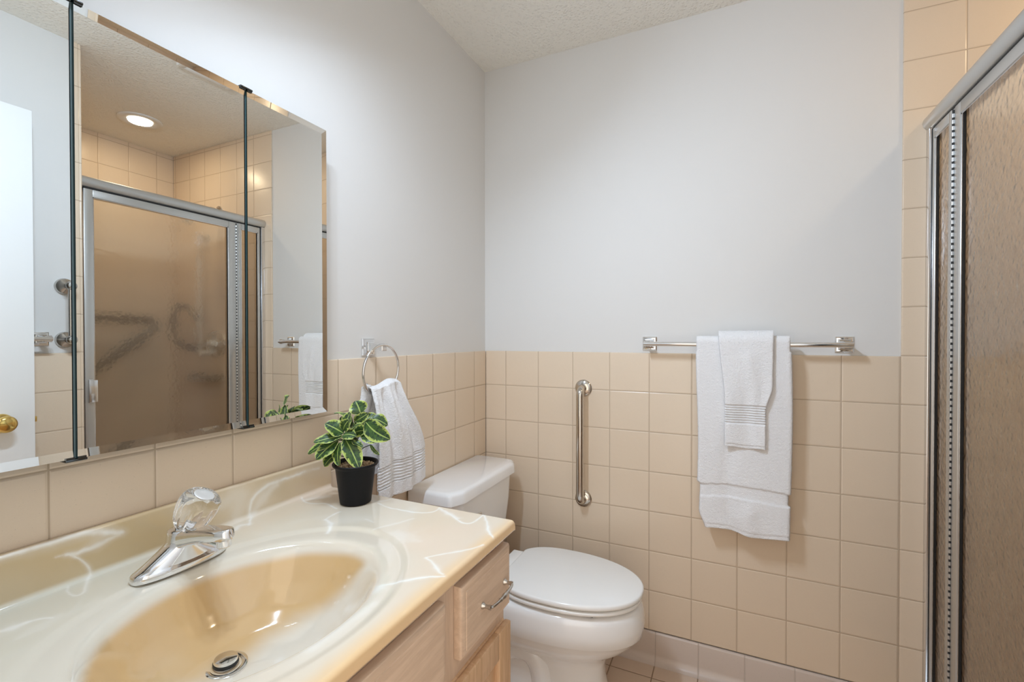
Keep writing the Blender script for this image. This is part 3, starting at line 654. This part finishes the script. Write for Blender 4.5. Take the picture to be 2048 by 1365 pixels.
obj('ring', G().tube(pts, .0042, 14, (False, False)), M_chrome, tr, ang=80)

def cloth(name, parent, fn, nu, nv, th, label=None):
    """fn(u, v) -> point; u across 0..1, v along 0..1. Sheet with rounded, thick edge"""
    v = [fn(i/nu, j/nv) for j in range(nv+1) for i in range(nu+1)]
    f = [(j*(nu+1)+i, j*(nu+1)+i+1, (j+1)*(nu+1)+i+1, (j+1)*(nu+1)+i) for j in range(nv) for i in range(nu)]
    g = G(); g.add(v, f); o = obj(name, g, M_terry, parent, ang=180)
    md = o.modifiers.new('thickness', 'SOLIDIFY'); md.thickness = th; md.offset = -1
    tx = bpy.data.textures.new('terry_loops', 'CLOUDS'); tx.noise_scale = .0032; tx.noise_depth = 1
    dm = o.modifiers.new('pile', 'DISPLACE'); dm.texture = tx; dm.strength = .0018; dm.mid_level = .5; dm.texture_coords = 'LOCAL'
    return o
ss1 = lambda t: 0 if t < 0 else 1 if t > 1 else t*t*(3-2*t)
def ring_towel(u, v):
    # v 0: front bottom, .5: over the ring, 1: back bottom
    front = v < .5; t = (0.5-v)/.5 if front else (v-.5)/.5            # 0 at the ring, 1 at the hem
    zb = (.772 if front else .83)
    # gathered over the lower arc of the ring, spreading downwards
    k = ss1(min(1, t*1.35))
    if front: yl, yr = -.815+.010*k, -.680+.100*k
    else: yl, yr = -.822-.033*k, -.690+.05*k
    yy = yl+(yr-yl)*u
    ztop = 1.119+.005*(u-.5)-.007*math.sin(u*math.pi*2.1+.2)*math.exp(-t*5)
    hemz = zb+(.020*(u-.3) if front else 0.01)+.004*math.sin(u*7)
    z = ztop*(1-t)+hemz*t
    pleat = (.012*math.sin(u*math.pi*4.3+.5)*(1-.55*t)+.006*math.sin(u*math.pi*9+1+2*t)*(1-.6*t)); off = .014+.018*ss1(t*2.2)
    x = RX+(off if front else -off*.9)*(1 if t > .03 else t/.03)+pleat*(1 if front else .4)*min(1, t*6)
    if front:
        d = z-(hemz+.072)                                    # dobby band ridges above the hem
        if abs(d) < .032: x += -.003+.0030*math.cos(d*2*math.pi/.0091)
    x -= .010*(abs(u-.5)*2)**8
    return (max(x, .006), yy, z)
rtw = cloth('hand_towel', None, ring_towel, 120, 480, .006)
tag(rtw, 'white terry hand towel pulled through the chrome towel ring', 'towel')

# ------------------------------------------------------------------ towel bar and towels on the back wall
BZ, BY = 1.226, -.062
def towel_bar(label, p0, p1, ax, u):
    """p0, p1: wall points of the two mounts"""
    t_ = thing('towel_bar', label, 'towel bar', tuple(Vector(p0).lerp(Vector(p1), .5)))
    for p in (p0, p1): obj('wall_mount', sq_mount(G(), p, ax, u, .026, .054, .009), M_chrome, t_, ang=20)
    a, b = Vector(p0)+Vector(ax)*.070, Vector(p1)+Vector(ax)*.070
    d = (b-a).normalized(); obj('rod', G().tube([a-d*.012, b+d*.012], .0085, 20), M_chrome, t_)
towel_bar('long chrome towel bar on the back wall holding two white towels', (.717, .008, BZ), (1.340, .008, BZ), (0,-1,0), (1,0,0))
towel_bar('chrome towel bar on the wall behind the open door, seen in the mirror', (XR+.008, -1.000, 1.246), (XR+.008, -1.55, 1.246), (-1,0,0), (0,1,0))
def bar_towel(name, label, xs, zf, zbk, r, base_y, fold, band, hem, th, edge=None, nu=70, nv=300, ex=0.):
    """towel over the rod: xs(z, side) -> x limits; band = (z0, z1, n ridges)"""
    rod = r
    def fn(u, v):
        front = v < .5; t = (.5-v)/.5 if front else (v-.5)/.5
        zb = zf(u) if front else zbk; zt = BZ+.0085
        Lf = zt-zb; arcL = rod*math.pi/2; s = t*(Lf+arcL)
        if s < arcL: a = s/rod; y = rod*math.sin(a); z = zt+rod*math.cos(a)-.001
        else: y = rod; z = zt-(s-arcL)
        xl, xr = xs(z, front); x = xl+(xr-xl)*u
        yo = 0
        if front:
            yo = fold(u, z)
            if band:
                bz = z-band[3](u) if len(band) > 3 else z
                if band[0] < bz < band[1]:
                    yo += -.0045 + (.0030*math.cos((bz-band[0])/(band[1]-band[0])*2*math.pi*band[2]) if band[2] else 0)
            if z < zb+hem: yo += -.0022
        e = max(0, abs(u-.5)*2-.93)/.07; yo -= .006*e*e
        y2 = y+max(yo, -y+.004)*min(1, max(0, (s-.2*arcL)/.05))
        return (x, BY-(y2) if front else BY+min(y, .052), z)
    o = cloth(name, None, fn, nu, nv, th); tag(o, label, 'towel'); return o
# large folded towel
def bx(z, front):
    xl = .892+.004*math.sin(z*9)+(.010*ss1((.74-z)/.01) if z < .74 else 0)+(.022*ss1((.64-z)/.07)); xr = 1.183+.004*math.sin(z*7+1)-(.006 if .69 < z < .728 else 0)
    if z > 1.2: xr -= .004; xl += .002
    if not front: xl += .006; xr -= .004
    return xl, xr
bfold = lambda u, z: .006*math.sin(u*5+z*6)*ss1((1.15-z)/.3)+.010*math.exp(-((u-.55-.35*(z-.62))/.10)**2)*ss1((.72-z)/.08)-.008*math.exp(-((u-.33)/.08)**2)*ss1((1.0-z)/.15)
bar_towel('bath_towel', 'large white terry bath towel folded over the long bar', bx, lambda u: .578+.004*math.sin(u*8)-.004*u, .576, .022, BY, bfold, (.692, .735, 0, lambda u: .010*math.sin(u*3.2)-.004), .016, .010, nv=420)
# smaller towel laid over it
def sx(z, front):
    k = ss1((1.27-z)/.25); xl = .962+.020*k; xr = 1.130-.003*k-.020*ss1((1.09-z)/.09)
    return xl, xr
sfold = lambda u, z: .005*math.sin(u*6+1)*ss1((1.2-z)/.2)+.005*math.exp(-((u-.6+.9*(z-1.12))/.12)**2)*ss1((1.22-z)/.05)
bar_towel('hand_towel', 'small white hand towel with ribbed band, draped over the larger towel', sx, lambda u: .878+.002*math.sin(u*9)-.003*u, 1.00, .040, BY, sfold, (.956, 1.022, 8), .011, .007, nu=80, nv=520)

# ------------------------------------------------------------------ grab bars
def grab(label, p, q, ax, r=.0155, dist=.052, fr=.035, m=M_steel, style=0):
    """p, q wall points of the flanges; the bar bends out along ax"""
    t_ = thing('grab_bar', label, 'grab bar', tuple(Vector(p).lerp(Vector(q), .5)))
    p, q, ax = Vector(p), Vector(q), Vector(ax); d = (q-p).normalized(); b = .028
    if style == 0:
        P_ = [p+ax*.004, p+ax*(dist-b)]+arc(p+ax*(dist-b)+d*b, b, math.pi, math.pi/2, d, ax, 8)+arc(q+ax*(dist-b)-d*b, b, math.pi/2, 0, d, ax, 8)+[q+ax*(dist-b), q+ax*.004]
    else:
        P_ = [p+ax*dist, q+ax*dist]
    obj('bar', G().tube(P_, r, 28), m, t_, ang=80)
    for c_ in (p, q):
        prf = [(fr, 0), (fr, .003), (fr*.93, .006), (fr*.90, .007), (fr*.88, .0095), (fr*.76, .012), (fr*.72, .0125), (fr*.70, .015), (fr*.55, .017), (fr*.50, .0175), (fr*.46, .020), (r+.001, .021), (r, .022)] if style == 0 else \
              [(fr, 0), (fr, .004), (fr*.93, .012), (fr*.7, .020), (fr*.42, .026), (.010, .030), (.010, dist-.014), (.014, dist-.012), (.0175, dist-.004), (.0175, dist+.006), (.013, dist+.014), (.004, dist+.017), (0, dist+.017)]
        obj('flange', G().rev(prf, tuple(c_), tuple(ax), 40, (True, False)), m, t_, ang=25)
grab('vertical polished grab bar on the back wall beside the toilet', (.455, 0, 1.042), (.455, 0, .588), (0,-1,0))
grab('short vertical grab bar beside the shower entry, seen in the mirror', (XR+.008, -.925, 1.455), (XR+.008, -.925, 1.242), (-1,0,0), .0095, .055, .032, M_chrome_r, 1)

# ------------------------------------------------------------------ shower enclosure
SX0 = 1.553
se = thing('shower_enclosure', 'aluminium framed shower screen with hinged obscure glass door', 'shower screen', (SX0+.015, -.43, .115))
# header: rounded box extrusion
hp = [(1.552, 1.889), (1.545, 1.892), (1.5385, 1.900), (1.536, 1.911), (1.539, 1.923), (1.547, 1.931), (1.558, 1.934), (1.590, 1.934), (1.594, 1.930), (1.594, 1.889)]
obj('header', G().rings([[(x_, y_, z_) for x_, z_ in hp] for y_ in (YP+.001, -.001)]), M_alu, se, ang=50)
obj('header_gasket', G().box((1.556, YP+.004, 1.8835), (1.588, -.004, 1.8895)), M_black, se)
obj('sill', G().box((1.545, YP+.001, .115), (1.595, -.001, .135), .003), M_alu, se)
def jamb(y0, y1):
    g = G().box((1.546, y0, .135), (1.592, y1, 1.889), .002); return obj('jamb', g, M_alu_b, se)
jamb(-.022, -.001); jamb(YP+.001, YP+.022)
obj('jamb_gasket', G().box((1.552, -.0255, .137), (1.588, -.0215, 1.885)), M_black, se)
def framed(name, y0, y1, z0, z1, sw, tw):
    x0, x1 = 1.553, 1.583
    f_ = obj(name, G().box((x0, y0, z0), (x1, y0+sw[0], z1), .002).box((x0, y1-sw[1], z0), (x1, y1, z1), .002).box((x0, y0+sw[0], z1-tw), (x1, y1-sw[1], z1), .002).box((x0, y0+sw[0], z0), (x1, y1-sw[1], z0+tw), .002), M_alu, se)
    gy0, gy1 = y0+sw[0], y1-sw[1]
    bd = G()
    for a in ((gy0, gy0+.004, z0+tw, z1-tw), (gy1-.004, gy1, z0+tw, z1-tw), (gy0, gy1, z1-tw-.003, z1-tw), (gy0, gy1, z0+tw, z0+tw+.003)):
        bd.box((x0+.003, a[0], a[2]), (x1-.003, a[1], a[3]))
    b_ = obj('glazing_bead', bd, M_alu_b, f_)
    gk = G()
    for a in ((gy0+.004, gy0+.006, z0+tw, z1-tw), (gy1-.006, gy1-.004, z0+tw, z1-tw)): gk.box((x0+.005, a[0], a[2]), (x0+.0105, a[1]-.001, a[3]))
    obj('gasket', gk, M_black, f_)
    obj('glass', G().box((x0+.011, gy0+.004, z0+tw), (x0+.0155, gy1-.004, z1-tw)), M_glass, f_)
    return f_
framed('fixed_panel', -.158, -.0255, .137, 1.883, (.018, .012), .030)
dr = framed('shower_door', -.838, -.180, .142, 1.882, (.032, .032), .032)
# piano hinge between them
g = G().box((1.556, -.1795, .142), (1.580, -.1585, 1.882)); obj('hinge_leaf', g, M_alu, se)
g = G(); z_ = .150; pitch = (1.874-.150)/100
for i in range(100): g.rev([(.0038, 0), (.0038, pitch*.60)], (1.5535, -.168, .150+i*pitch), n=10)
obj('hinge_knuckles', g, M_alu, se); obj('hinge_pin', G().rev([(.0024, 0), (.0024, 1.73)], (1.5540, -.168, .148), n=8), M_black, se)
obj('handle', G().box((1.543, -.829, .972), (1.5535, -.815, 1.072), .002).box((1.536, -.831, .975), (1.541, -.801, 1.069), .0015).box((1.541,-.818,.985),(1.545,-.806,1.06)), M_alu_b, dr)

# ------------------------------------------------------------------ fittings inside the shower
M_bronze = mat('dark_nickel', (.22, .20, .18), .3, 1.)
sh = thing('overhead_shower', 'shower head on an arm high on the shower end wall', 'shower', (1.96, 0, 2.03))
obj('arm', G().tube([(1.96, -.001, 2.035), (1.96, -.05, 2.04), (1.965, -.10, 2.025), (1.975, -.15, 1.985)], .009, 14), M_chrome, sh)
obj('escutcheon', G().rev([(.03, 0), (.028, .006), (.012, .012)], (1.96, 0, 2.035), (0,-1,0), 24, (True, False)), M_chrome, sh)
obj('shower_head', G().rev([(.012, 0), (.014, .015), (.03, .04), (.034, .055), (.034, .062), (0, .064)], (1.975, -.15, 1.985), (.15, -.5, -.8), 32, (True, False)), M_chrome, sh)
sv = thing('shower_valve', 'round chrome shower valve low on the shower end wall', 'shower valve', (1.99, 0, 1.21))
obj('escutcheon', G().rev([(.085, 0), (.082, .006), (.05, .014), (.03, .02)], (1.99, 0, 1.21), (0,-1,0), 40, (True, True)), M_chrome, sv)
obj('handle', G().rev([(.022, .018), (.026, .03), (.026, .055), (.02, .062), (0, .064)], (1.99, 0, 1.21), (0,-1,0), 24, (True, False)).tube([(1.99, -.045, 1.21), (2.06, -.055, 1.20)], .008, 12), M_chrome, sv)
hs = thing('shower_rail', 'upright chrome slide bar with a looped hose in the shower', 'shower rail', (2.09, 0, 1.5))
obj('rail', G().tube([(2.09, -.045, 1.13), (2.09, -.045, 1.90)], .010, 16), M_chrome, hs)
for z in (1.15, 1.88): obj('bracket', G().rev([(.02, 0), (.016, .01), (.013, .05), (0, .052)], (2.09, 0, z), (0,-1,0), 20, (True, False)), M_chrome, hs)
obj('hose', G().tube([(2.10, -.05, 1.36), (2.16, -.07, 1.44), (2.24, -.08, 1.45), (2.29, -.08, 1.40), (2.31, -.08, 1.32), (2.28, -.08, 1.24), (2.20, -.07, 1.19), (2.10, -.05, 1.18)], .014, 14), M_bronze, hs)
sd = G().box((1.93, -.075, .985), (2.17, 0, 1.0), .004).box((1.93, -.075, 1.0), (2.17, -.066, 1.02), .003).box((1.93, -.066, 1.0), (1.94, 0, 1.02), .002).box((2.16, -.066, 1.0), (2.17, 0, 1.02), .002)
tag(obj('soap_shelf', sd, M_chrome_r, None, loc=(2.05, 0, .985)), 'metal soap shelf fixed below the shower valve', 'soap shelf')
t_ = thing('grab_bar', 'angled grab bar on the far shower wall, blurred by the glass', 'grab bar', (XS, -.3, 1.2))
obj('bar', G().tube([(XS-.002, -.60, 1.37), (XS-.06, -.60, 1.37), (XS-.065, -.17, 1.36), (XS-.065, -.14, 1.32), (XS-.065, -.50, 1.03), (XS-.002, -.50, 1.03)], .019, 16), M_bronze, t_)
for y_, z_ in ((-.60, 1.37), (-.50, 1.03)): obj('flange', G().rev([(.038, 0), (.034, .008), (.018, .012)], (XS, y_, z_), (-1,0,0), 24, (True, False)), M_chrome_r, t_)
